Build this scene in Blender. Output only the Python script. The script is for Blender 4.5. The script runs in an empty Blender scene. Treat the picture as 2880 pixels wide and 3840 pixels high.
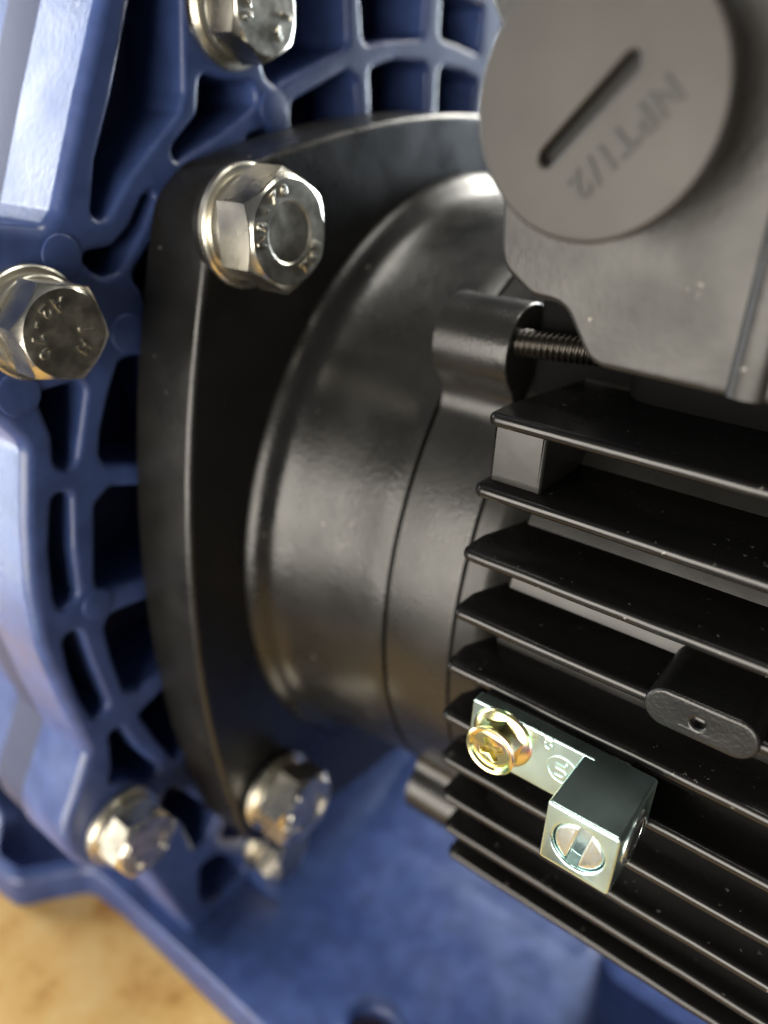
import bpy, bmesh, math, random
from math import sin, cos, pi, radians, sqrt, atan2
from mathutils import Vector, Matrix
from mathutils.geometry import tessellate_polygon

random.seed(7)
S = 0.00145                      # one drawing unit = 1.45 mm
sc = bpy.context.scene
col = sc.collection

# ------------------------------------------------------------------ camera
cam_d = bpy.data.cameras.new('camera'); cam = bpy.data.objects.new('camera', cam_d); col.objects.link(cam)
cam_d.sensor_fit = 'HORIZONTAL'; cam_d.sensor_width = 36; cam_d.lens = 35.91
cam_d.clip_start = 0.005; cam_d.clip_end = 20
rx = Vector((0.79040158, 0.61128935, 0.03988315)); ry = Vector((0.30036545, -0.32998599, -0.89492449)); rz = Vector((-0.53389694, 0.71932925, -0.44443165))
M = Matrix.Identity(4)
for i in range(3):
    M[i][0] = rx[i]; M[i][1] = -ry[i]; M[i][2] = -rz[i]
M.translation = Vector((62.08235, -102.0105, 51.36507)) * S
cam.matrix_world = M
cam_d.dof.use_dof = True; cam_d.dof.focus_distance = 63 * S; cam_d.dof.aperture_fstop = 14.0
cam_d.dof.aperture_blades = 0
sc.camera = cam

# ------------------------------------------------------------------ room light
w = bpy.data.worlds.new('World'); sc.world = w; w.use_nodes = True
bg = w.node_tree.nodes['Background']; bg.inputs[0].default_value = (0.86, 0.90, 1.0, 1); bg.inputs[1].default_value = 0.12
def area(name, loc, target, sx, sy, power, colour):
    d = bpy.data.lights.new(name, 'AREA'); d.shape = 'RECTANGLE'; d.size = sx; d.size_y = sy
    d.energy = power; d.color = colour
    o = bpy.data.objects.new(name, d); col.objects.link(o); o.location = loc
    o.rotation_euler = (Vector(target) - Vector(loc)).to_track_quat('-Z', 'Y').to_euler()
    return o
area('window_light', (-1.32, -0.42, 0.02), (0, 0, 0), 0.58, 1.5, 44, (0.90, 0.95, 1.0))
area('room_window', (0.02, -1.25, -0.06), (0, 0, 0), 1.45, 0.85, 42, (1.0, 0.93, 0.82))
area('ceiling_light', (-0.05, 0.05, 1.35), (0, 0, 0), 0.55, 0.45, 13, (1.0, 0.96, 0.86))
area('back_window', (-0.06, 1.15, 0.70), (0, 0, 0), 0.65, 0.45, 30, (1.0, 0.97, 0.88))
area('rear_low_window', (-0.03, 1.0, 0.15), (0, 0, -0.09), 0.30, 0.32, 36, (0.80, 0.90, 1.0))
sc.view_settings.view_transform = 'Standard'; sc.view_settings.look = 'None'; sc.view_settings.exposure = 0; sc.view_settings.gamma = 1
sc.render.engine = 'CYCLES'; sc.cycles.use_denoising = True

# ------------------------------------------------------------------ materials
def mat(name, base, rough=0.4, metal=0.0, bump=0.0, bscale=900, rvar=0.0, cvar=0.0, cscale=150, spec=0.5, flecks=0.0, fscale=420, fcol=(0.35, 0.32, 0.27), coat=0.0, smudge=None, bdist=0.00012):
    m = bpy.data.materials.new(name); m.use_nodes = True; nt = m.node_tree; N = nt.nodes; L = nt.links
    p = N['Principled BSDF']; p.inputs['Base Color'].default_value = (*base, 1); p.inputs['Roughness'].default_value = rough
    p.inputs['Metallic'].default_value = metal; p.inputs['Specular IOR Level'].default_value = spec; p.inputs['Coat Weight'].default_value = coat
    tc = N.new('ShaderNodeTexCoord'); co = tc.outputs['Object']
    last = None
    if cvar:
        n = N.new('ShaderNodeTexNoise'); n.inputs['Scale'].default_value = cscale; n.inputs['Detail'].default_value = 6; L.new(co, n.inputs['Vector'])
        mx = N.new('ShaderNodeMix'); mx.data_type = 'RGBA'; mx.inputs[6].default_value = (*[c * (1 - cvar) for c in base], 1); mx.inputs[7].default_value = (*(smudge or [min(1, c * (1 + cvar)) for c in base]), 1)
        r = N.new('ShaderNodeMapRange'); r.inputs[1].default_value = 0.35; r.inputs[2].default_value = 0.68; L.new(n.outputs[0], r.inputs[0]); L.new(r.outputs[0], mx.inputs[0])
        last = mx.outputs[2]
    if flecks:
        v = N.new('ShaderNodeTexVoronoi'); v.inputs['Scale'].default_value = fscale; nz = N.new('ShaderNodeTexNoise'); nz.inputs['Scale'].default_value = 2600; L.new(co, nz.inputs['Vector']); va = N.new('ShaderNodeVectorMath'); va.operation = 'MULTIPLY_ADD'; va.inputs[1].default_value = (0.0011, 0.0011, 0.0011); L.new(nz.outputs['Color'], va.inputs[0]); L.new(co, va.inputs[2]); L.new(va.outputs[0], v.inputs['Vector'])
        lt = N.new('ShaderNodeMath'); lt.operation = 'LESS_THAN'; lt.inputs[1].default_value = 0.17; L.new(v.outputs['Distance'], lt.inputs[0])
        sp = N.new('ShaderNodeSeparateColor'); L.new(v.outputs['Color'], sp.inputs[0])
        g = N.new('ShaderNodeMath'); g.operation = 'GREATER_THAN'; g.inputs[1].default_value = 1 - flecks; L.new(sp.outputs[0], g.inputs[0])
        n2 = N.new('ShaderNodeTexNoise'); n2.inputs['Scale'].default_value = 130; L.new(co, n2.inputs['Vector'])
        g2 = N.new('ShaderNodeMath'); g2.operation = 'GREATER_THAN'; g2.inputs[1].default_value = 0.5; L.new(n2.outputs[0], g2.inputs[0])
        m1 = N.new('ShaderNodeMath'); m1.operation = 'MULTIPLY'; L.new(lt.outputs[0], m1.inputs[0]); L.new(g.outputs[0], m1.inputs[1])
        m2 = N.new('ShaderNodeMath'); m2.operation = 'MULTIPLY'; L.new(m1.outputs[0], m2.inputs[0]); L.new(g2.outputs[0], m2.inputs[1])
        m3 = N.new('ShaderNodeMath'); m3.operation = 'MULTIPLY'; L.new(m2.outputs[0], m3.inputs[0]); L.new(sp.outputs[1], m3.inputs[1])
        mx = N.new('ShaderNodeMix'); mx.data_type = 'RGBA'; mx.inputs[6].default_value = (*base, 1); mx.inputs[7].default_value = (*fcol, 1)
        L.new(m3.outputs[0], mx.inputs[0])
        if last: L.new(last, mx.inputs[6])
        last = mx.outputs[2]
    if last: L.new(last, p.inputs['Base Color'])
    if rvar:
        n = N.new('ShaderNodeTexNoise'); n.inputs['Scale'].default_value = 110; n.inputs['Detail'].default_value = 5; L.new(co, n.inputs['Vector'])
        r = N.new('ShaderNodeMapRange'); r.inputs[1].default_value = 0.3; r.inputs[2].default_value = 0.7; r.inputs[3].default_value = max(0.03, rough - rvar); r.inputs[4].default_value = rough + rvar
        L.new(n.outputs[0], r.inputs[0]); L.new(r.outputs[0], p.inputs['Roughness'])
    if bump:
        n = N.new('ShaderNodeTexNoise'); n.inputs['Scale'].default_value = bscale; n.inputs['Detail'].default_value = 3; L.new(co, n.inputs['Vector'])
        b = N.new('ShaderNodeBump'); b.inputs['Strength'].default_value = bump; b.inputs['Distance'].default_value = bdist; L.new(n.outputs[0], b.inputs['Height']); L.new(b.outputs[0], p.inputs['Normal'])
    return m
blacksmooth = mat('black_paint_smooth', (0.011, 0.0105, 0.0095), 0.28, spec=0.36, bump=0.10, bscale=600, rvar=0.05)
blackmatte = mat('black_matte', (0.005, 0.005, 0.005), 1.0, spec=0.03)  # near-black for joints, and for painted shade under the box and in the boss hole
black = mat('black_paint', (0.010, 0.0098, 0.0092), 0.28, bump=0.40, bscale=2000, rvar=0.07)
blackfin = mat('black_paint_fin', (0.0055, 0.0052, 0.005), 0.27, bump=0.12, bscale=900, rvar=0.06, flecks=0.38, fscale=900, fcol=(0.17, 0.16, 0.14))
blackcast = mat('black_paint_rough_casting', (0.0078, 0.0077, 0.0075), 0.31, spec=0.42, bump=0.50, bscale=1100, rvar=0.08, flecks=0.03, fscale=900)
boxmat = mat('satin_black_box', (0.011, 0.010, 0.0085), 0.38, spec=0.38, bump=0.35, bscale=1300, rvar=0.11, flecks=0.05, fscale=900)
plugm = mat('grey_plastic_plug', (0.022, 0.019, 0.016), 0.42, spec=0.32, bump=0.12, bscale=600, rvar=0.05)
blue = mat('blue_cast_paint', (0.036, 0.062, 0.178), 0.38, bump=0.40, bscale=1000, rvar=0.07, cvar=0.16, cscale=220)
blueshade = mat('blue_cast_pocket_shade', (0.016, 0.022, 0.065), 0.6, bump=0.2, bscale=400)  # casing blue darkened, so the pocket shade is in the colour
bluerough = mat('blue_grainy_paint', (0.06, 0.09, 0.27), 0.36, bump=0.75, bscale=420, rvar=0.05, bdist=0.0002)
steel = mat('stainless_steel', (0.72, 0.69, 0.60), 0.29, 1.0, bump=0.10, bscale=500, rvar=0.08)
steelface = mat('stainless_stamped_face', (0.56, 0.54, 0.47), 0.40, 1.0, bump=0.35, bscale=260, rvar=0.12, cvar=0.30, cscale=420, bdist=0.0003)  # colour darkened and blotched to imitate dim, mottled reflections
zinc = mat('clear_zinc', (0.66, 0.87, 0.84), 0.28, 1.0, bump=0.12, bscale=500, rvar=0.08)
zincscrew = mat('bright_zinc', (0.78, 0.86, 0.85), 0.26, 1.0, bump=0.5, bscale=900, rvar=0.1)
stud = mat('black_oxide', (0.055, 0.050, 0.044), 0.34, 1.0)
darkhole = mat('dark_bore', (0.004, 0.004, 0.004), 0.8)  # near-black, paints the shade inside the plug slot and wire hole
def irid():
    m = bpy.data.materials.new('yellow_zinc'); m.use_nodes = True; nt = m.node_tree; N = nt.nodes; L = nt.links; p = N['Principled BSDF']
    p.inputs['Metallic'].default_value = 1; p.inputs['Roughness'].default_value = 0.22
    tc = N.new('ShaderNodeTexCoord'); n = N.new('ShaderNodeTexNoise'); n.inputs['Scale'].default_value = 330; n.inputs['Detail'].default_value = 1.5; L.new(tc.outputs['Object'], n.inputs['Vector'])
    r = N.new('ShaderNodeValToRGB'); e = r.color_ramp.elements
    e[0].position = 0.30; e[0].color = (0.52, 0.78, 0.38, 1); e[1].position = 0.70; e[1].color = (0.88, 0.52, 0.52, 1)
    for p_, c_ in ((0.42, (0.80, 0.76, 0.42, 1)), (0.52, (0.86, 0.76, 0.34, 1)), (0.60, (0.88, 0.74, 0.50, 1))):
        q = e.new(p_); q.color = c_
    L.new(n.outputs[0], r.inputs[0]); L.new(r.outputs[0], p.inputs['Base Color']); return m
yzinc = irid()
def tablemat():
    m = bpy.data.materials.new('mottled_tan_board'); m.use_nodes = True; nt = m.node_tree; N = nt.nodes; L = nt.links; p = N['Principled BSDF']
    p.inputs['Roughness'].default_value = 0.6
    tc = N.new('ShaderNodeTexCoord'); n = N.new('ShaderNodeTexNoise'); n.inputs['Scale'].default_value = 75; n.inputs['Detail'].default_value = 7; n.inputs['Roughness'].default_value = 0.62; L.new(tc.outputs['Object'], n.inputs['Vector'])
    r = N.new('ShaderNodeValToRGB'); e = r.color_ramp.elements
    e[0].position = 0.32; e[0].color = (0.55, 0.24, 0.04, 1); e[1].position = 0.68; e[1].color = (0.86, 0.58, 0.22, 1)
    q = e.new(0.47); q.color = (0.78, 0.46, 0.13, 1)
    L.new(n.outputs[0], r.inputs[0]); L.new(r.outputs[0], p.inputs['Base Color']); return m
tablem = tablemat()

# ------------------------------------------------------------------ helpers
def tag(o, label=None, cat=None, group=None, kind=None):
    if label: o['label'] = label
    if cat: o['category'] = cat
    if group: o['group'] = group
    if kind: o['kind'] = kind
    return o
def thing(name, loc, label, cat, group=None):
    o = bpy.data.objects.new(name, None); o.empty_display_size = 0.005; col.objects.link(o); o.location = Vector(loc) * S
    return tag(o, label, cat, group)
ORG = {}
def obj(name, vf, m, parent=None, origin=None, sharp=35, wn=False):
    """one mesh object; vertices in drawing units in the parent's frame (or scene frame when frame is the scene)"""
    v, f = vf
    o0 = Vector(origin) if origin else Vector((0, 0, 0))
    me = bpy.data.meshes.new(name); me.from_pydata([tuple((Vector(p) - o0) * S) for p in v], [], f)
    bm = bmesh.new(); bm.from_mesh(me); bmesh.ops.remove_doubles(bm, verts=bm.verts, dist=1e-8); bmesh.ops.recalc_face_normals(bm, faces=bm.faces); bm.to_mesh(me); bm.free()
    me.polygons.foreach_set('use_smooth', [True] * len(me.polygons))
    me.set_sharp_from_angle(angle=radians(sharp))
    me.materials.append(m)
    o = bpy.data.objects.new(name, me); col.objects.link(o)
    if wn:
        wm = o.modifiers.new('weighted_normal', 'WEIGHTED_NORMAL'); wm.keep_sharp = True; wm.weight = 50
    if parent is not None: o.parent = parent
    o.location = o0 * S
    return o
def join(*vfs):
    V = []; F = []
    for v, f in vfs:
        n = len(V); V += list(v); F += [tuple(i + n for i in q) for q in f]
    return V, F
def move(vf, t=(0, 0, 0), R=None):
    v, f = vf
    return [tuple((R @ Vector(p) if R else Vector(p)) + Vector(t)) for p in v], f
def revolve(prof, seg=96, axis='x', cap0=False, cap1=False, a0=0, a1=2 * pi):
    """prof: [(r, h)]"""
    full = abs(a1 - a0 - 2 * pi) < 1e-6
    n = seg if full else seg + 1; V = []; F = []
    for r, h in prof:
        for i in range(n):
            a = a0 + (a1 - a0) * i / seg
            V.append((h, -r * cos(a), r * sin(a)) if axis == 'x' else (r * cos(a), r * sin(a), h))
    m = len(prof)
    for j in range(m - 1):
        for i in range(seg):
            k = (i + 1) % n
            F.append((j * n + i, j * n + k, (j + 1) * n + k, (j + 1) * n + i))
    if cap0: F.append(tuple(range(n)))
    if cap1: F.append(tuple((m - 1) * n + i for i in range(n)))
    return V, F
def fillet(pts, r, seg=6):
    """round the corners of a closed 2-D polygon"""
    out = []; n = len(pts)
    for i in range(n):
        p = Vector(pts[i][:2]); a = Vector(pts[i - 1][:2]) - p; b = Vector(pts[(i + 1) % n][:2]) - p
        rr = pts[i][2] if len(pts[i]) > 2 else r
        la, lb = a.length, b.length; a.normalize(); b.normalize()
        ang = a.angle(b)
        if ang > pi - 0.05 or rr <= 0: out.append(tuple(p)); continue
        t = min(rr / math.tan(ang / 2), la * 0.48, lb * 0.48); rr = t * math.tan(ang / 2)
        p0 = p + a * t; p1 = p + b * t
        c = p + (a + b).normalized() * (rr / sin(ang / 2))
        a0 = atan2(*(p0 - c).yx); a1 = atan2(*(p1 - c).yx); d = (a1 - a0 + pi) % (2 * pi) - pi
        k = max(2, int(seg * abs(d) / 1.5) + 1)
        for j in range(k + 1):
            q = a0 + d * j / k; out.append((c.x + rr * cos(q), c.y + rr * sin(q)))
    return out
def area2(p): return sum(p[i - 1][0] * p[i][1] - p[i][0] * p[i - 1][1] for i in range(len(p))) / 2
def offs(p, d):
    """move each point of a closed loop by d to its left"""
    out = []; n = len(p)
    for i in range(n):
        a = Vector(p[i]) - Vector(p[i - 1]); b = Vector(p[(i + 1) % n]) - Vector(p[i])
        if a.length < 1e-9: a = b
        if b.length < 1e-9: b = a
        a.normalize(); b.normalize()
        na = Vector((-a.y, a.x)); nb = Vector((-b.y, b.x)); m = na + nb
        if m.length < 1e-6: m = na
        m.normalize(); c = max(0.5, m.dot(na)); q = Vector(p[i]) + m * (d / c); out.append(tuple(q))
    return out
def slab(outer, holes, h0, h1, b=0.5, mapf=lambda u, v, h: (u, v, h), bseg=4, back=True, draft=0.0, bo=None):
    """plate from h0 (back) to h1 (front), front edges rounded with radius b; u,v in plane"""
    V = []; F = []; loops = []
    for k, L in enumerate([outer] + holes):
        L = list(L)
        if (area2(L) > 0) != (k == 0): L.reverse()     # outer CCW, holes CW: left = material side
        bb = bo if (bo and k == 0) else b; n = len(L); rows = [(0.0 - draft * (1 if k else 0), h0)] + [(0.0, h1 - bb)]
        for j in range(1, bseg + 1):
            a = pi / 2 * j / bseg; rows.append((bb * (1 - cos(a)), h1 - bb + bb * sin(a)))
        base = len(V)
        for d, h in rows:
            LL = offs(L, d) if abs(d) > 1e-9 else L
            V += [mapf(u, v, h) for u, v in LL]
        for r in range(len(rows) - 1):
            for i in range(n):
                q = (i + 1) % n; F.append((base + r * n + i, base + r * n + q, base + (r + 1) * n + q, base + (r + 1) * n + i))
        top = base + (len(rows) - 1) * n
        loops.append((L, base, top, offs(L, bb)))
    def cap(sel):
        idx = []; poly = []
        for L, b0, t0, LL in loops:
            src = LL if sel else L
            poly.append([Vector((u, v, 0)) for u, v in src]); idx += [(t0 if sel else b0) + i for i in range(len(L))]
        for t in tessellate_polygon(poly): F.append(tuple(idx[i] for i in t))
    cap(True)
    if back: cap(False)
    return V, F
def box(x0, x1, y0, y1, z0, z1):
    V = [(x, y, z) for x in (x0, x1) for y in (y0, y1) for z in (z0, z1)]
    return V, [(0, 1, 3, 2), (4, 6, 7, 5), (0, 4, 5, 1), (2, 3, 7, 6), (0, 2, 6, 4), (1, 5, 7, 3)]
YZ = lambda u, v, h: (h, u, v)          # drawing plane = y,z  ; height along +x
XZ = lambda u, v, h: (u, -h, v)         # drawing plane = x,z  ; height towards the viewer (-y)
XY = lambda u, v, h: (u, v, h)
def circ(cx, cy, r, n=24, a0=0.0): return [(cx + r * cos(a0 + 2 * pi * i / n), cy + r * sin(a0 + 2 * pi * i / n)) for i in range(n)]
def glyphs(items, depth=0.16, bev=0.05):
    """items: (char, size, 3x3 matrix columns right/up/out, position) -> joined mesh data"""
    V = []; F = []
    for ch, size, R, pos in items:
        cu = bpy.data.curves.new('g', 'FONT'); cu.body = ch; cu.size = 1; cu.align_x = 'CENTER'; cu.extrude = depth / size / 2; cu.bevel_depth = bev / size; cu.bevel_resolution = 1; cu.resolution_u = 3
        o = bpy.data.objects.new('g', cu); me = o.to_mesh(); n = len(V)
        for v in me.vertices: V.append(tuple(R @ (Vector((v.co.x, v.co.y - 0.35, v.co.z)) * size) + Vector(pos)))
        F += [tuple(i + n for i in p.vertices) for p in me.polygons]
        o.to_mesh_clear(); bpy.data.objects.remove(o); bpy.data.curves.remove(cu)
    return V, F
def arc_text(txt, r, a_start, step, size, h, inward=False):
    """letters round a circle in local xy; angles in degrees"""
    out = []
    for i, ch in enumerate(txt):
        a = radians(a_start + step * i); rad = Vector((cos(a), sin(a), 0)); up = -rad if inward else rad
        right = up.cross(Vector((0, 0, 1))); R = Matrix((right, up, (0, 0, 1))).transposed()
        out.append((ch, size, R, (r * cos(a), r * sin(a), h)))
    return out

# ------------------------------------------------------------------ table
t = obj('tabletop', box(-420, 150, -118, 300, -90, -76), tablem); tag(t, kind='structure')

# ------------------------------------------------------------------ blue pump casing
casing = thing('pump_casing', (-20, 0, -76), 'blue painted cast pump casing with ribbed round mounting face, bolted behind the black motor flange', 'pump')
CO = (-20, 0, -76)
def cpart(name, vf, m, **k):
    v, f = vf; return obj(name, ([tuple(Vector(p) - Vector(CO)) for p in v], f), m, casing, **k)
P = dict(
P1=[(-54.1, 27.8), (-52.4, 28.0), (-48.6, 27.5), (-47.5, 14.2), (-57.2, 16.5), (-57.9, 17.9), (-57.3, 20.7), (-55.7, 24.7)],
P2=[(-64.0, 26.3), (-58.5, 26.7), (-59.8, 22.3), (-61.0, 18.5), (-61.8, 17.5), (-63.3, 18.4), (-63.0, 21.7), (-63.6, 24.3)],
P3=[(-59.3, 12.3), (-60.6, 3.0), (-60.3, 1.1), (-59.0, 0.5), (-48.9, 0.3), (-47.4, 10.9), (-57.2, 13.7)],
P4=[(-64.1, 15.1), (-62.2, 14.8), (-63.1, 8.1), (-63.3, 1.9), (-65.6, 1.2), (-65.8, 3.2), (-65.4, 9.1)],
P5=[(-59.4, -2.5), (-48.5, -3.3), (-46.7, -8.6), (-46.7, -13.2), (-56.6, -15.5), (-58.9, -14.6), (-59.9, -8.7), (-60.3, -3.9)],
P6=[(-65.7, -2.5), (-63.8, -2.5), (-63.0, -8.0), (-61.6, -15.3), (-63.5, -16.4), (-64.8, -12.4), (-65.6, -7.2)],
P7=[(-56.8, -19.2), (-52.0, -17.5), (-46.0, -17.3), (-43.9, -28.6), (-49.4, -29.7), (-52.7, -30.8), (-54.9, -25.8), (-57.2, -19.7)],
P8=[(-61.8, -19.4), (-60.3, -20.0), (-58.3, -25.5), (-55.4, -30.7), (-56.8, -32.1), (-60.3, -29.0), (-63.0, -27.3), (-62.1, -25.0)],
P9=[(-54.6, -34.5), (-51.4, -38.6), (-47.4, -45.2), (-45.8, -48.1), (-48.2, -50.9), (-50.8, -51.1), (-52.5, -43.5), (-56.0, -38.5)],
P10=[(-45.9, -53.3), (-38.5, -58.5), (-37.8, -54.3), (-42.6, -49.0)],
P11=[(-50.0, -55.7), (-46.6, -56.6), (-41.5, -62.0), (-40.6, -66.1), (-46.5, -66.6), (-49.4, -65.2), (-50.6, -61.8)],
P12=[(-48.9, -37.4), (-43.0, -46.1), (-37.2, -52.3), (-36.9, -47.0), (-44.9, -32.9), (-48.9, -32.3)],
T1=[(-45.6, 69.6), (-42.0, 69.6), (-42.6, 63.0), (-43.2, 54.2), (-43.9, 52.4), (-50.7, 46.3), (-53.9, 42.4), (-55.4, 42.6), (-54.2, 47.6), (-51.6, 53.3), (-48.6, 61.0)],
T2=[(-40.5, 56.0), (-37.0, 55.6), (-33.2, 55.6), (-32.6, 53.6), (-38.1, 50.6), (-42.4, 48.7), (-44.7, 47.6), (-44.9, 48.9), (-41.2, 52.1)],
T3=[(-31.6, 58.1), (-31.9, 62.5), (-31.0, 67.0), (-25.6, 69.5), (-17.5, 70.6), (-16.9, 60.7), (-28.1, 56.4), (-29.3, 55.6), (-31.0, 56.5)],
T4=[(-26.9, 53.9), (-16.9, 58.0), (-15.0, 57.0), (-13.3, 48.4), (-21.2, 47.2), (-26.9, 47.8)],
T5=[(-14.9, 69.4), (-9.7, 69.6), (-0.4, 69.8), (-0.6, 63.3), (-9.5, 62.2), (-13.6, 61.3)],
T6=[(3.6, 69.8), (14.9, 68.5), (14.4, 62.6), (8.2, 63.4), (3.5, 63.7)],
T7=[(-12.2, 58.5), (-7.3, 59.9), (-0.8, 60.2), (0.9, 59.5), (1.8, 48.9), (-10.8, 48.0)],
T8=[(3.8, 60.0), (10.1, 59.9), (14.6, 58.8), (13.0, 48.1), (4.2, 48.9)],
T10=[(-47.6, 44.8), (-49.1, 44.2), (-51.0, 41.4), (-53.4, 39.6), (-56.4, 39.3), (-56.9, 38.7), (-56.2, 37.6), (-55.0, 36.9), (-53.1, 37.2), (-49.5, 41.6)],
T11=[(-48.6, 39.5), (-51.5, 36.5), (-50.4, 34.9), (-49.8, 31.9), (-46.6, 31.9), (-45.8, 39.8)],
T12=[(-34.6, 50.0), (-31.3, 50.9), (-29.6, 50.3), (-30.4, 46.6), (-34.0, 46.4)],
)
holes = []
for v in P.values():
    h_ = fillet(v, 1.1, 5)
    if area2(h_) > 0: h_.reverse()
    holes.append(offs(h_, 0.12))
def polar(r, a): return (-r * cos(radians(a)), r * sin(radians(a)))
for a in range(75, 210, 15):             # the rest of the face, hidden here by the motor: same rib pattern
    a = a + 1
    if a >= 106:
        holes.append(fillet([polar(48.5, a + 1.5), polar(48.5, a + 12), polar(61.2, a + 12.7), polar(61.2, a + 1.3)], 1.1, 5))
        if a % 30 > 15: holes.append(fillet([polar(64.8, a + 1.5), polar(64.8, a + 13), polar(69, a + 13), polar(69, a + 1.5)], 0.9, 5))
out_pts = [(-40.5, 76.0, 4), (-46.5, 74.0, 3), (-52.0, 61.1), (-55.4, 53.1), (-59.3, 43.4, 1), (-60.7, 42.0, 1), (-65.1, 42.6, 2), (-70.5, 41.0, 4), (-73.8, 34, 5), (-72, 27.5, 3), (-68.3, 24.2), (-66.3, 21.2, 3),
 (-67.8, 13.2, 30), (-68.7, 5.9, 30), (-68.9, -2.6, 30), (-67.3, -11.9, 30), (-65.4, -20.6, 2), (-68.3, -26.4, 5), (-70.1, -29.4, 8), (-70.6, -33.4, 8), (-69.0, -38.0, 8), (-65.5, -42.0, 8), (-60.0, -48.0, 3), (-52.2, -72.5, 2), (-40, -72.5, 2), (-20, -72.5, 2), (60, -72.5, 2), (66, -45)]
out_pts += [polar(73.5, a) for a in range(210, 95, -8)] + [(-14, 74.5), (-26, 75.5)]
outline = fillet(out_pts, 3.0, 6)
cpart('ribbed_plate', slab(outline, holes, -20, -10, 0.7, YZ, 5, back=False, draft=0.25, bo=1.3), blue, sharp=50, wn=True)
# pocket floor a little behind, and the deeper body
cpart('pocket_floor', slab(offs(outline[::-1] if area2(outline) < 0 else outline, 0.4), [], -27, -19.2, 0.2, YZ), blueshade)
inner = [(u * 0.985, v * 0.985 if v > -60 else v) for u, v in outline]
cpart('volute_body', slab(inner, [], -62, -23.8, 2.0, YZ), blue)
# raised round ejector marks
for y, z, r in ((-30.1, 53.2, 1.9), (-52.9, 30.7, 1.9), (-61.1, -0.1, 1.7), (-59.4, 39.3, 1.9), (-66.0, 26.8, 2.1)):
    cpart('casting_mark', slab(circ(y, z, r + .15, 32), [], -10.5, -9.78, 0.12, YZ), blue)
# foot and base
base_pts = [(-150, -62, 2), (-58, -62, 3), (-50, -67.5, 5), (-42, -66.6, 4), (-38.3, -61.4, 4), (-34.5, -56.6, 4), (-27, -55.9, 0), (120, -57.5, 2), (120, 60, 4), (-150, 60, 4)]
cpart('base_plate', slab(fillet(base_pts, 3, 8), [circ(23, -46.5, 3.6, 32)], -75.9, -69, 2.2, XY, 6), blue, wn=True)
# fillet between face plate and base
pv = [(-9.9 + 9 * (1 - sin(a)), -69 + 9 * (1 - cos(a))) for a in [pi / 2 * i / 10 for i in range(11)]]
FV = [(x, y, z) for y in (-40, 55) for x, z in pv] + [(-10.5, -40, -69.5), (-10.5, 55, -69.5)]
FF = [(i, i + 1, 12 + i - 1 + 1, 12 + i - 1) for i in range(0)]
FV = [(x, y, z) for y in (-40, 55) for x, z in pv + [(-10.4, -69.4)]]
FF = [(i, (i + 1) % 12, 12 + (i + 1) % 12, 12 + i) for i in range(12)] + [tuple(range(12)), tuple(range(12, 24))]
cpart('corner_fillet', (FV, FF), blue)
# saddle of the base sweeping up under the motor
GV = []; GF = []; nx, ny = 14, 18
for i in range(nx + 1):
    x = -9.5 + 52 * i / nx
    for j in range(ny + 1):
        t = j / ny; y = -26 + 44 * t; GV.append((x, y, -69.3 + 3.2 * t ** 1.6))
for i in range(nx):
    for j in range(ny): a = i * (ny + 1) + j; GF.append((a, a + 1, a + ny + 2, a + ny + 1))
nb = len(GV); GV += [(-9.5, 18, -70), (42.5, 18, -70), (-9.5, -26, -70), (42.5, -26, -70)]
GF += [(ny, nb, nb + 1, nx * (ny + 1) + ny), tuple(range(ny + 1)) + (nb, nb + 2), tuple(nx * (ny + 1) + q for q in range(ny + 1)) + (nb + 1, nb + 3)]
cpart('saddle', (GV, GF), blue)
cpart('support_block', slab(fillet([(44.5, 30), (44.5, -16), (120, -16), (120, 30)], 5), [], -70, -56, 4.5, XY, 6), blue)

# ------------------------------------------------------------------ motor
motor = thing('electric_motor', (0, 0, -45), 'black finned electric motor with square flange, lying between the blue casing and the frame edge', 'motor')
MO = (0, 0, -45)
def mp(name, vf, m=black, parent=motor, **k):
    v, f = vf; return obj(name, ([tuple(Vector(p) - Vector(MO)) for p in v], f), m, parent, **k)
fl = []
def side(rot):
    out = []
    for i in range(-8, 9):
        v = i * 44.5 / 8; s = v * v / (2 * 150); u = 55 - s
        out.append((u * cos(rot) - v * sin(rot), u * sin(rot) + v * cos(rot)))
    return out
raw = []
for q in range(4):
    pts = side(pi + q * pi / 2)
    if q % 2: pts = [(u, v * 54 / 55) for u, v in pts]
    pts = [(*p, 6.5) if i in (0, len(pts) - 1) else (*p, 0) for i, p in enumerate(pts)]
    raw += pts
flange_out = fillet(raw, 6.5, 8)
hole = circ(0, 0, 30, 48)
for y, z in ((-45.3, 42.2), (-43.4, -37.0)):
    mp('bolt_seat', slab(circ(y, z, 5.6, 48), [], -0.5, 0.7, 0.1, YZ), blackcast)
mp('mounting_flange', slab(flange_out, [hole], -9.1, 0, 0.75, YZ, 4), blackcast, sharp=60, wn=True)
# bearing housing: fillet, barrel, first seam
prof = [(46.8, -0.3), (46.75, 0.2), (46.55, 0.7), (46.2, 1.2), (45.7, 1.65), (45.1, 2.1), (44.6, 2.6), (44.2, 3.3), (43.9, 4.2), (43.65, 5.4), (43.2, 8.5), (42.9, 12), (42.75, 16), (42.7, 18.2), (42.6, 18.5), (41.0, 18.6)]
mp('bearing_housing', revolve(prof, 160), blackcast)
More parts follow.
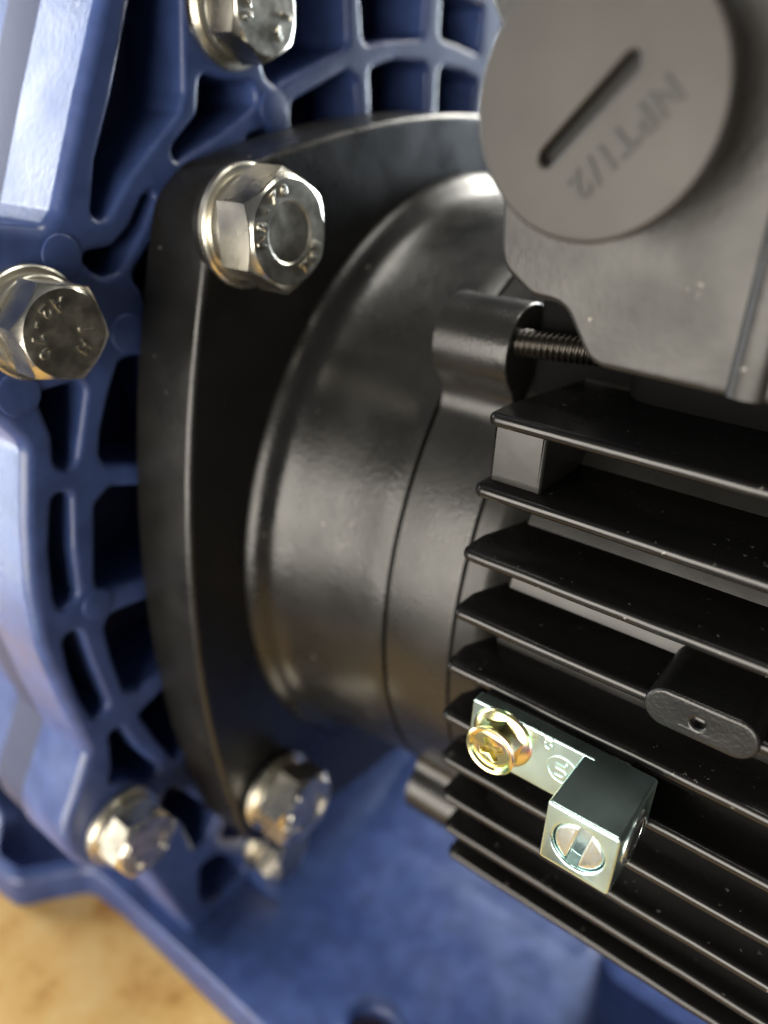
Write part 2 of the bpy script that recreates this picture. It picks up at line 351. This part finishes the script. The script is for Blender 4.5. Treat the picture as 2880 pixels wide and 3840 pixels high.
# end shield with four bolt ears (cross-section extruded)
def shield_section(R, Rc=45.6, rho=5.0, fr=2.6):
    sec = []
    for q in range(4):
        a_c = pi / 4 + q * pi / 2
        Rc, rho, fr = (45.2, 4.1, 2.2) if q == 2 else (45.5, 4.75, 3.4)
        c = Vector((Rc * cos(a_c), Rc * sin(a_c))); e = Vector((cos(a_c), sin(a_c))); tdir = Vector((-e.y, e.x))
        # concave fillet circle tangent to R and the ear
        d1 = R + fr; d2 = rho + fr
        ca = (Rc * Rc + d1 * d1 - d2 * d2) / (2 * Rc * d1); ang = math.acos(max(-1, min(1, ca)))
        pts = []
        for sgn in (-1, 1):
            fc = Vector((d1 * cos(a_c + sgn * ang), d1 * sin(a_c + sgn * ang)))
            p0 = fc.normalized() * R; p1 = c + (fc - c).normalized() * rho
            v0 = atan2(*(p0 - fc).yx); v1 = atan2(*(p1 - fc).yx); d = (v1 - v0 + pi) % (2 * pi) - pi
            L = [(fc.x + fr * cos(v0 + d * i / 6), fc.y + fr * sin(v0 + d * i / 6)) for i in range(7)]
            pts.append((L, p1))
        (L0, p10), (L1, p11) = pts
        b0 = atan2(*(p10 - c).yx); b1 = atan2(*(p11 - c).yx); d = (b1 - b0) % (2 * pi)
        sec += L0 + [(c.x + rho * cos(b0 + d * i / 16), c.y + rho * sin(b0 + d * i / 16)) for i in range(1, 16)] + L1[::-1]
        s0 = a_c + ang; s1 = a_c + pi / 2 - ang
        sec += [(R * cos(s0 + (s1 - s0) * i / 20), R * sin(s0 + (s1 - s0) * i / 20)) for i in range(1, 20)]
    return sec
sec = shield_section(42.5)
mp('end_shield', slab(sec, [], 19.0, 27.6, 0.28, YZ, 3), black, sharp=40, wn=True)
sec2 = [(u * 0.985, v * 0.985) for u, v in sec]
# frame barrel with collar
prof = [(41.2, 27.82), (42.3, 27.86), (42.55, 28.05), (42.6, 30.2), (42.7, 31.2), (43.2, 32.4), (44.0, 33.4), (44.6, 34.0), (44.6, 130), (40, 132)]
mp('frame_barrel', revolve(prof, 160), blacksmooth)
# dark joints between housing, shield and frame
mp('joint_ring', revolve([(40, 18.55), (41.7, 18.6), (41.7, 19.2), (40, 19.25)], 120), blackmatte)
mp('joint_ring', revolve([(40, 27.5), (42.2, 27.55), (42.2, 27.9), (40, 28)], 120), blackmatte)
# tie rod threads
def thread(x0, x1, r, h, pitch, cy, cz, seg=20):
    V = []; F = []; n = int((x1 - x0) / pitch * 8)
    for j in range(n + 1):
        x = x0 + (x1 - x0) * j / n
        for i in range(seg):
            ph = (x / pitch + i / seg) % 1; tri = 1 - abs(2 * ph - 1); a = 2 * pi * i / seg
            rr = r + h * (tri ** 0.8); V.append((x, cy + rr * cos(a), cz + (x - 27.5) * 0.085 + rr * sin(a)))
    for j in range(n):
        for i in range(seg):
            k = (i + 1) % seg; F.append((j * seg + i, j * seg + k, (j + 1) * seg + k, (j + 1) * seg + i))
    return V, F
mp('tie_rod', thread(27, 36.8, 1.12, 0.30, 0.62, -34.6, 33.4), stud, sharp=80)
mp('box_shade_pedestal', slab(fillet([(38.5, 30), (38.5, -35), (128, -35), (128, 30)], 3), [], 28, 37.6, 0.3, XY), blackmatte)  # added block, coloured near-black as the shade below the box
mp('box_shade_slab', slab(fillet([(28.2, 0), (28.2, -32.3), (40, -32.3), (40, 0)], 1), [], 28, 37.4, 0.2, XY), blackmatte)  # added black slab, stands in for the shaded gap behind the rod
# cooling fins
finz = [29.6, 23.3, 17.2, 11.1, 5.2, -1.0, -7.2, -13.2, -19.2, -25.0]
finy = [46.6, 47.8, 48.8, 49.4, 49.9, 49.8, 49.2, 48.3, 47.0, 45.4]
def fin(z, yt, x0=31.4, x1=130, side=-1):
    """horizontal rib, rounded tip, thicker at its root"""
    yr = sqrt(max(43.0 ** 2 - z * z, 400)) - 1.5
    edge = [(x0 + 3 + 3.1 * q + random.uniform(-.8, .8), yt + random.uniform(-.05, .05), 0) for q in range(28)]
    poly = fillet([(x0 + 2.6, yr, 0), (x0 + 0.1, yt - 3.6, 1.2), (x0, yt, 0.9)] + edge + [(x1, yt, 0.5), (x1, yr, 0)], 0.5, 6)
    n = len(poly); V = []; F = []
    rows = [(-0.0, -1), ]
    # thickness varies with y: half thickness 0.42 at tip, 0.95 at root
    def half(y): return 0.55 + 0.42 * max(0, min(1, (yt - y) / (yt - yr)))
    inn = offs(poly if area2(poly) > 0 else poly[::-1], 0.32)
    P0 = poly if area2(poly) > 0 else poly[::-1]
    mid = offs(P0, 0.09)
    rings = [(inn, 1.0), (mid, 0.72), (P0, 0.25), (P0, -0.25), (mid, -0.72), (inn, -1.0)]
    for L, k in rings:
        for x, y in L: V.append((x, side * y, z + k * half(y)))
    for r in range(5):
        for i in range(n):
            q = (i + 1) % n; F.append((r * n + i, r * n + q, (r + 1) * n + q, (r + 1) * n + i))
    F.append(tuple(range(n))); F.append(tuple(5 * n + i for i in range(n)))
    return V, F
for z, yt in zip(finz, finy):
    mp('cooling_fin', fin(z, yt), blackfin, sharp=70)
for z, yt in list(zip(finz, finy))[1:9]:
    mp('cooling_fin', fin(z, yt, side=1), blackfin, sharp=70)
# block between the first two fins
mp('fin_web', slab(fillet([(31.9, 23.6), (37.0, 23.6), (37.0, 29.4), (31.9, 29.4)], 0.2), [], 36, 45.9, 0.35, XZ, 3), blacksmooth, wn=True)
# oval drain boss with its hole on the fourth fin
ov = [(4.4 - 1.75 + 1.75 * cos(a), 1.75 * sin(a)) for a in [-pi / 2 + pi * i / 14 for i in range(15)]] + [(-4.4 + 1.75 - 1.75 * cos(a), -1.75 * sin(a)) for a in [-pi / 2 + pi * i / 14 for i in range(15)]]
ov = [(54.7 + u, 11.65 + v) for u, v in ov]
mp('oval_boss', slab(ov, [circ(54.6, 11.55, 0.5, 24)], 40, 50.3, 0.3, XZ, 3), black, wn=True)
mp('boss_hole_shade', slab(circ(54.6, 11.55, 0.49, 20), [], 44, 49.2, 0.05, XZ, 2), blackmatte)  # black disc that paints the shade inside the hole
# mounting block the ground lug is screwed to
mp('lug_boss', slab(fillet([(36.4, -0.8), (51, -0.8), (51, 4.9), (36.4, 4.9)], 0.5), [], 42, 50.6, 0.3, XZ, 3), blackfin)

# ------------------------------------------------------------------ terminal box
tb = thing('terminal_box', (45, -20, 36), 'dark satin terminal box over the upper fins, carrying the round threaded plug', 'terminal box')
TO = (45, -20, 36)
def tp(name, vf, m=boxmat, **k):
    v, f = vf; return obj(name, ([tuple(Vector(p) - Vector(TO)) for p in v], f), m, tb, **k)
bx = [(29.8, 85, 2), (30.3, 59.5, 0), (31.6, 57.4, 0), (32.7, 47.4, 0), (33.1, 42.9, 2.6), (35.9, 41.0, 2.0), (38.6, 40.8, 2.2), (41.2, 36.9, 2.4), (50, 36.75, 0), (92, 37.2, 3), (95, 85, 3)]
tp('box_body', slab(fillet(bx, 1, 9), [], -14, 50, 0.45, XZ, 4), boxmat, sharp=50, wn=True)
# moulded corner column with grooves
def column(xc, z0, z1, r, yb, lean=0.085):
    V = []; F = []; n = 14
    for z in (z0, z1):
        for i in range(n + 1):
            a = pi * i / n; V.append((xc - r * cos(a) + (z - 36.8) * -lean * 0.0, -(yb + r * 0.55 * sin(a)), z))
    for i in range(n): F.append((i, i + 1, n + 2 + i, n + 1 + i))
    F.append(tuple(range(n + 1))); F.append(tuple(range(n + 1, 2 * n + 2)))
    return V, F
tp('corner_column', join(column(51.9, 36.9, 84, 1.25, 49.9), column(54.9, 36.9, 84, 0.9, 49.9)), boxmat, sharp=50)

plug = thing('threaded_plug', (41.3, -50, 53.3), 'large round grey plug with a slot and NPT1/2 lettering, screwed into the terminal box', 'plug')
PO = Vector((41.3, -50, 53.3))
# local: x right, z up, -y out
dslot = Vector((0.665, 0.747)).normalized()
def rot2(u, v): return (u * dslot.x - v * dslot.y, u * dslot.y + v * dslot.x)
L_, w_ = 3.75, 0.46
sl = [rot2(L_ - w_ + w_ * cos(a), w_ * sin(a)) for a in [-pi / 2 + pi * i / 8 for i in range(9)]] + [rot2(-L_ + w_ - w_ * cos(a), -w_ * sin(a)) for a in [-pi / 2 + pi * i / 8 for i in range(9)]]
sl = [(u - 0.25, v - 0.45) for u, v in sl]
n0 = 96
disc = slab(circ(0, 0, 7.6, n0), [sl], 4.7, 6.0, 0.3, XZ, 4)
pd = obj('plug_head', disc, plugm, plug, sharp=50, wn=True)
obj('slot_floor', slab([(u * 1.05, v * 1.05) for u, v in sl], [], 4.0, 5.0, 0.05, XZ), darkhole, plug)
obj('plug_collar', move(revolve([(5.9, -1), (5.9, 4.8), (5.5, 4.9)], 64, 'z', cap1=True), (0, 0, 0), Matrix.Rotation(pi / 2, 3, 'X')), boxmat, plug)
# lettering NPT1/2 along the slot, tops to the lower right
rd = Vector((-dslot.x, 0, -dslot.y)); upv = Vector((dslot.y, 0, -dslot.x)); outv = Vector((0, -1, 0))
if rd.cross(upv).dot(outv) < 0: upv = -upv
Rm = Matrix((rd, upv, outv)).transposed()
its = []
wd = {'N': 1.25, 'P': 1.15, 'T': 1.15, '1': 0.85, '/': 0.75, '2': 1.05}
s = -3.95
for ch in 'NPT1/2':
    s += wd[ch] * .62; p_ = rd * s + (upv if upv.x > 0 else -upv) * 2.6 + outv * 6.0 + Vector((0.1, 0, -0.3)); s += wd[ch] * .62
    its.append((ch, 2.15, Rm, p_))
obj('lettering', glyphs(its, 0.06, 0.075), mat('engraving_shade', (0.014, 0.0135, 0.012), 0.6), plug)  # letters darker than the plug, painting the shade of engraved strokes

# ------------------------------------------------------------------ hex bolts
def hexhead(af, h, z0, recess=None, seg=96, rc=None):
    rc = rc or af * 0.475; V = []; F = []
    def rh(a): a = (a % (pi / 3)); return af / 2 / cos(a - pi / 6)
    rings = []
    if recess: rings += [(lambda a: 0.01, z0 + h - recess[1]), (lambda a: recess[0] * 0.93, z0 + h - recess[1]), (lambda a: recess[0], z0 + h)]
    else: rings += [(lambda a: 0.01, z0 + h - 0.02)]
    rings.append((lambda a: rc, z0 + h))
    for fn, z in rings: V += [(fn(2 * pi * i / seg) * cos(2 * pi * i / seg), fn(2 * pi * i / seg) * sin(2 * pi * i / seg), z) for i in range(seg)]
    nface = len(rings)
    for k, e in ((0.97, 0.0), (1.0, 0.06)):
        for i in range(seg):
            a = 2 * pi * i / seg; r = rh(a) * k; V.append((r * cos(a), r * sin(a), z0 + h - max(0.02, (rh(a) - rc) * 0.62) - e - 0.02))
    V += [(rh(2 * pi * i / seg) * cos(2 * pi * i / seg), rh(2 * pi * i / seg) * sin(2 * pi * i / seg), z0) for i in range(seg)]
    m = nface + 3
    for j in range(m - 1):
        for i in range(seg): k = (i + 1) % seg; F.append((j * seg + i, j * seg + k, (j + 1) * seg + k, (j + 1) * seg + i))
    face = (V[:nface * seg], [f for f in F if max(f) < nface * seg]); 
    body = (V, [f for f in F if max(f) >= nface * seg])
    return face, body
BOLT_R = Matrix(((0, 0, 1), (-1, 0, 0), (0, -1, 0)))   # placeholder, replaced below
# local z -> world +x, local x -> world y, local y -> world z
BR = Matrix(((0, 0, 1), (1, 0, 0), (0, 1, 0)))
def bolt(x, y, z, turn, label, marks, recess=None, wr=6.85, group='stainless hex bolts around the flange', k=1.0, ws=1.0):
    o = thing('hex_bolt', (x, y, z), label, 'bolt', group); o.rotation_euler = BR.to_euler(); o.scale = (k, k, k)
    wz = [(4.0, 0), (wr - .15, 0), (wr, .15), (wr, 1.25 * ws - .2), (wr - .18, 1.25 * ws), (4.0, 1.25 * ws)]; s0 = 1.25 * ws; s1 = 2.9 * ws
    obj('flat_washer', revolve(wz, 72, 'z'), steel, o)
    r2 = wr - 0.95
    obj('spring_washer', revolve([(4.0, s0), (r2, s0 + .05), (r2 + .05, s0 + .15), (r2 + .05, s1 - .2), (r2 - .1, s1 - .05), (4.0, s1 - .05)], 72, 'z', a0=0.06, a1=2 * pi - 0.02), steel, o)
    face, body = hexhead(10.75, 4.6, s1, recess)
    Rt = Matrix.Rotation(radians(turn), 3, 'Z')
    h = obj('head', move(body, R=Rt), steel, o, sharp=25)
    obj('head_face', face, steelface, h, sharp=12)
    if marks:
        g = []
        for txt, r, a0, st, size, inw in marks: g += arc_text(txt, r, a0, st, size, s1 + 4.6, inw)
        obj('stamped_marks', glyphs(g, 0.22, 0.10), steel, h)
    return o
bolt(0.7, -45.3, 42.2, 32, 'hex bolt clamping the upper corner of the black flange, sharpest of the bolts', [('A2-70', 4.1, 190, -22, 1.4, False), ('THE', 4.0, -59, 19, 1.5, True)], recess=(3.1, 0.16), wr=6.25, ws=0.75, k=0.96)
bolt(0.7, -43.4, -37.0, 40, 'blurred hex bolt at the lower corner of the black flange', [('A2-70', 4.0, 200, -22, 1.5, False), ('THE', 4.0, -50, 17, 1.4, True)], recess=(3.1, 0.16), wr=6.25, ws=0.75, k=0.96)
bolt(-9.8, -63.7, 33.5, 49, 'hex bolt at the left picture edge in the blue casing ear, marked A2-70', [('A2-70', 3.3, 97, 29, 2.1, True), ('JH', 2.9, 0, -42, 2.0, False)], k=0.80)
bolt(-9.8, -36.9, 62.0, 29, 'hex bolt cut off by the top picture edge, in the blue casing', [('A2-70', 3.5, 95, 26, 2.0, True), ('YJ', 3.3, -53, 48, 2.0, True)], k=0.80)
bolt(-9.8, -62.5, -34.9, 56, 'hex bolt in the lowest left ear of the blue casing, above the tan table', [('A2-70', 3.7, 150, 24, 1.9, True), ('JH', 3.6, -40, 30, 1.9, True)], k=0.80)
bolt(-9.8, -36.0, -62.2, 8, 'blurred hex bolt in the blue casing just below the lower flange bolt', [('A2-70', 3.9, 110, 24, 1.9, True)], k=0.80)

# ------------------------------------------------------------------ ground lug
lug = thing('ground_lug', (42, -50.7, 2), 'bluish zinc plated grounding lug with stamped tab and square wire clamp, on the fins', 'ground lug')
LO = Vector((42, -50.7, 2))
def lp(name, vf, m=zinc, parent=lug, **k):
    v, f = vf; return obj(name, ([tuple(Vector(p) - LO) for p in v], f), m, parent, **k)
lp('tab', slab(fillet([(36.2, -0.95), (48.2, -0.95), (48.2, 5.15), (36.2, 5.15)], 0.25), [], 50.7, 52.1, 0.15, XZ, 3), wn=True)
bxp = fillet([(47.0, -1.15), (53.0, -1.15), (53.0, 5.05), (47.0, 5.05)], 0.35)
lp('clamp_body', slab(bxp, [circ(50.0, 1.9, 2.17, 40)], 50.7, 58.5, 0.25, XZ, 3), wn=True)
lp('wire_hole_rim', move(revolve([(1.5, -0.2), (1.55, 0.12), (1.8, 0.22), (2.1, 0.18), (2.3, 0.02), (2.3, -0.3)], 40), (53.05, -54.6, 2.0)), zincscrew)
lp('wire_hole', move(revolve([(1.52, 0.05), (0.01, 0.04)], 32), (53.1, -54.6, 2.0)), darkhole)
# slotted set screw
def setscrew():
    P0 = circ(50.0, 1.9, 2.15, 40)
    return P0
ss_parts = []
sw = 0.42
for sgn in (-1, 1):
    pts = []
    a0 = math.asin(sw / 2.1)
    for i in range(21):
        a = a0 + (pi - 2 * a0) * i / 20; pts.append((2.1 * cos(a), sgn * 2.1 * sin(a)))
    # slot direction roughly along z: rotate by 78 deg
    ra = radians(80); pts = [(50.0 + u * cos(ra) - v * sin(ra), 1.9 + u * sin(ra) + v * cos(ra)) for u, v in pts]
    ss_parts.append(slab(pts, [], 55.5, 58.35, 0.35, XZ, 5))
ss = lp('set_screw', join(*ss_parts), zincscrew, sharp=60, wn=True)
lp('slot_floor', slab(circ(50.0, 1.9, 2.2, 32), [], 55.0, 57.0, 0.1, XZ), zincscrew)
# stamped markings on the tab
Rl = Matrix((Vector((0, 0, -1)), Vector((1, 0, 0)), Vector((0, -1, 0)))).transposed()
Rl2 = Matrix((Vector((0, 0, 1)), Vector((-1, 0, 0)), Vector((0, -1, 0)))).transposed()
Rk = Rl2 if Rl2.determinant() > 0 else Rl
mk = [(c, sz, Rk, (x, -52.1, z)) for c, sz, x, z in (('U', 1.5, 45.4, 1.9), ('L', 1.5, 45.4, 2.9), ('C', 1.1, 43.9, 4.1), ('E', 1.1, 43.9, 4.8), ('c', 0.9, 45.8, 0.2), ('u', 0.6, 46.6, 0.0), ('s', 0.6, 46.6, 0.5))]
mk = glyphs([(c, sz, Rk, p) for c, sz, R_, p in mk], 0.08, 0.05)
ring = slab(circ(45.5, 2.3, 1.45, 40), [circ(45.5, 2.3, 1.27, 40)], 52.0, 52.17, 0.04, XZ, 2)
lp('stamped_marks', join(mk, ring), zinc)

# ------------------------------------------------------------------ yellow flange screw
scw = thing('flange_screw', (39.6, -52.1, 2.6), 'yellow iridescent cross recess hex flange screw holding the grounding lug tab', 'screw')
def xr(r, a): return (r * cos(a), r * sin(a))
RX = Matrix.Rotation(pi / 2, 3, 'X')      # local z -> -y
obj('flange', move(revolve([(1.4, 0.9), (2.2, 0.62), (2.75, 0.35), (2.98, 0.2), (3.02, 0.08), (2.95, 0), (1.4, 0)], 72, 'z'), R=RX), yzinc, scw, sharp=50)
# cupped hexagon head
def cup():
    V = []; F = []; seg = 72
    def rh(a, k): h = 1.95 / cos((a % (pi / 3)) - pi / 6); return h * (1 - k) + 2.15 * k
    rows = [(0.35, 0, 1.08), (0.6, 0, 1.08), (1.35, 0, 1.0), (1.8, 0.6, 1.0), (2.1, 1, 1.10), (2.35, 1, 1.13), (2.45, 1, 1.06), (2.38, 1, 0.96), (2.12, 1, 0.86)]
    for h, k, m in rows:
        for i in range(seg):
            a = 2 * pi * i / seg; r = rh(a, k) * m; V.append((r * cos(a), r * sin(a), h))
    for j in range(len(rows) - 1):
        for i in range(seg): k = (i + 1) % seg; F.append((j * seg + i, j * seg + k, (j + 1) * seg + k, (j + 1) * seg + i))
    return V, F
hd = obj('head', move(cup(), R=RX @ Matrix.Rotation(0.35, 3, 'Z')), yzinc, scw, sharp=30)
cr = []
for q in range(4):
    a = q * pi / 2; c_, s_ = cos(a), sin(a)
    for u, v in ((0.33, -0.0), (1.15, -0.26), (1.25, 0.0), (1.15, 0.26)) if False else ((1.18, -0.27), (1.18, 0.27), (0.36, 0.36)):
        cr.append((u * c_ - v * s_, u * s_ + v * c_))
ra = radians(28); cr = [(u * cos(ra) - v * sin(ra), u * sin(ra) + v * cos(ra)) for u, v in cr]
dk = slab(circ(0, 0, 1.9, 48), [cr], 1.3, 2.15, 0.09, XY, 2)
obj('cross_recess', move(dk, R=RX), yzinc, hd, sharp=40)
obj('recess_floor', move(slab(circ(0, 0, 1.8, 32), [], 1.0, 1.6, 0.05, XY), R=RX), mat('recess_bottom', (0.34, 0.27, 0.11), 0.35, 1.0), hd)
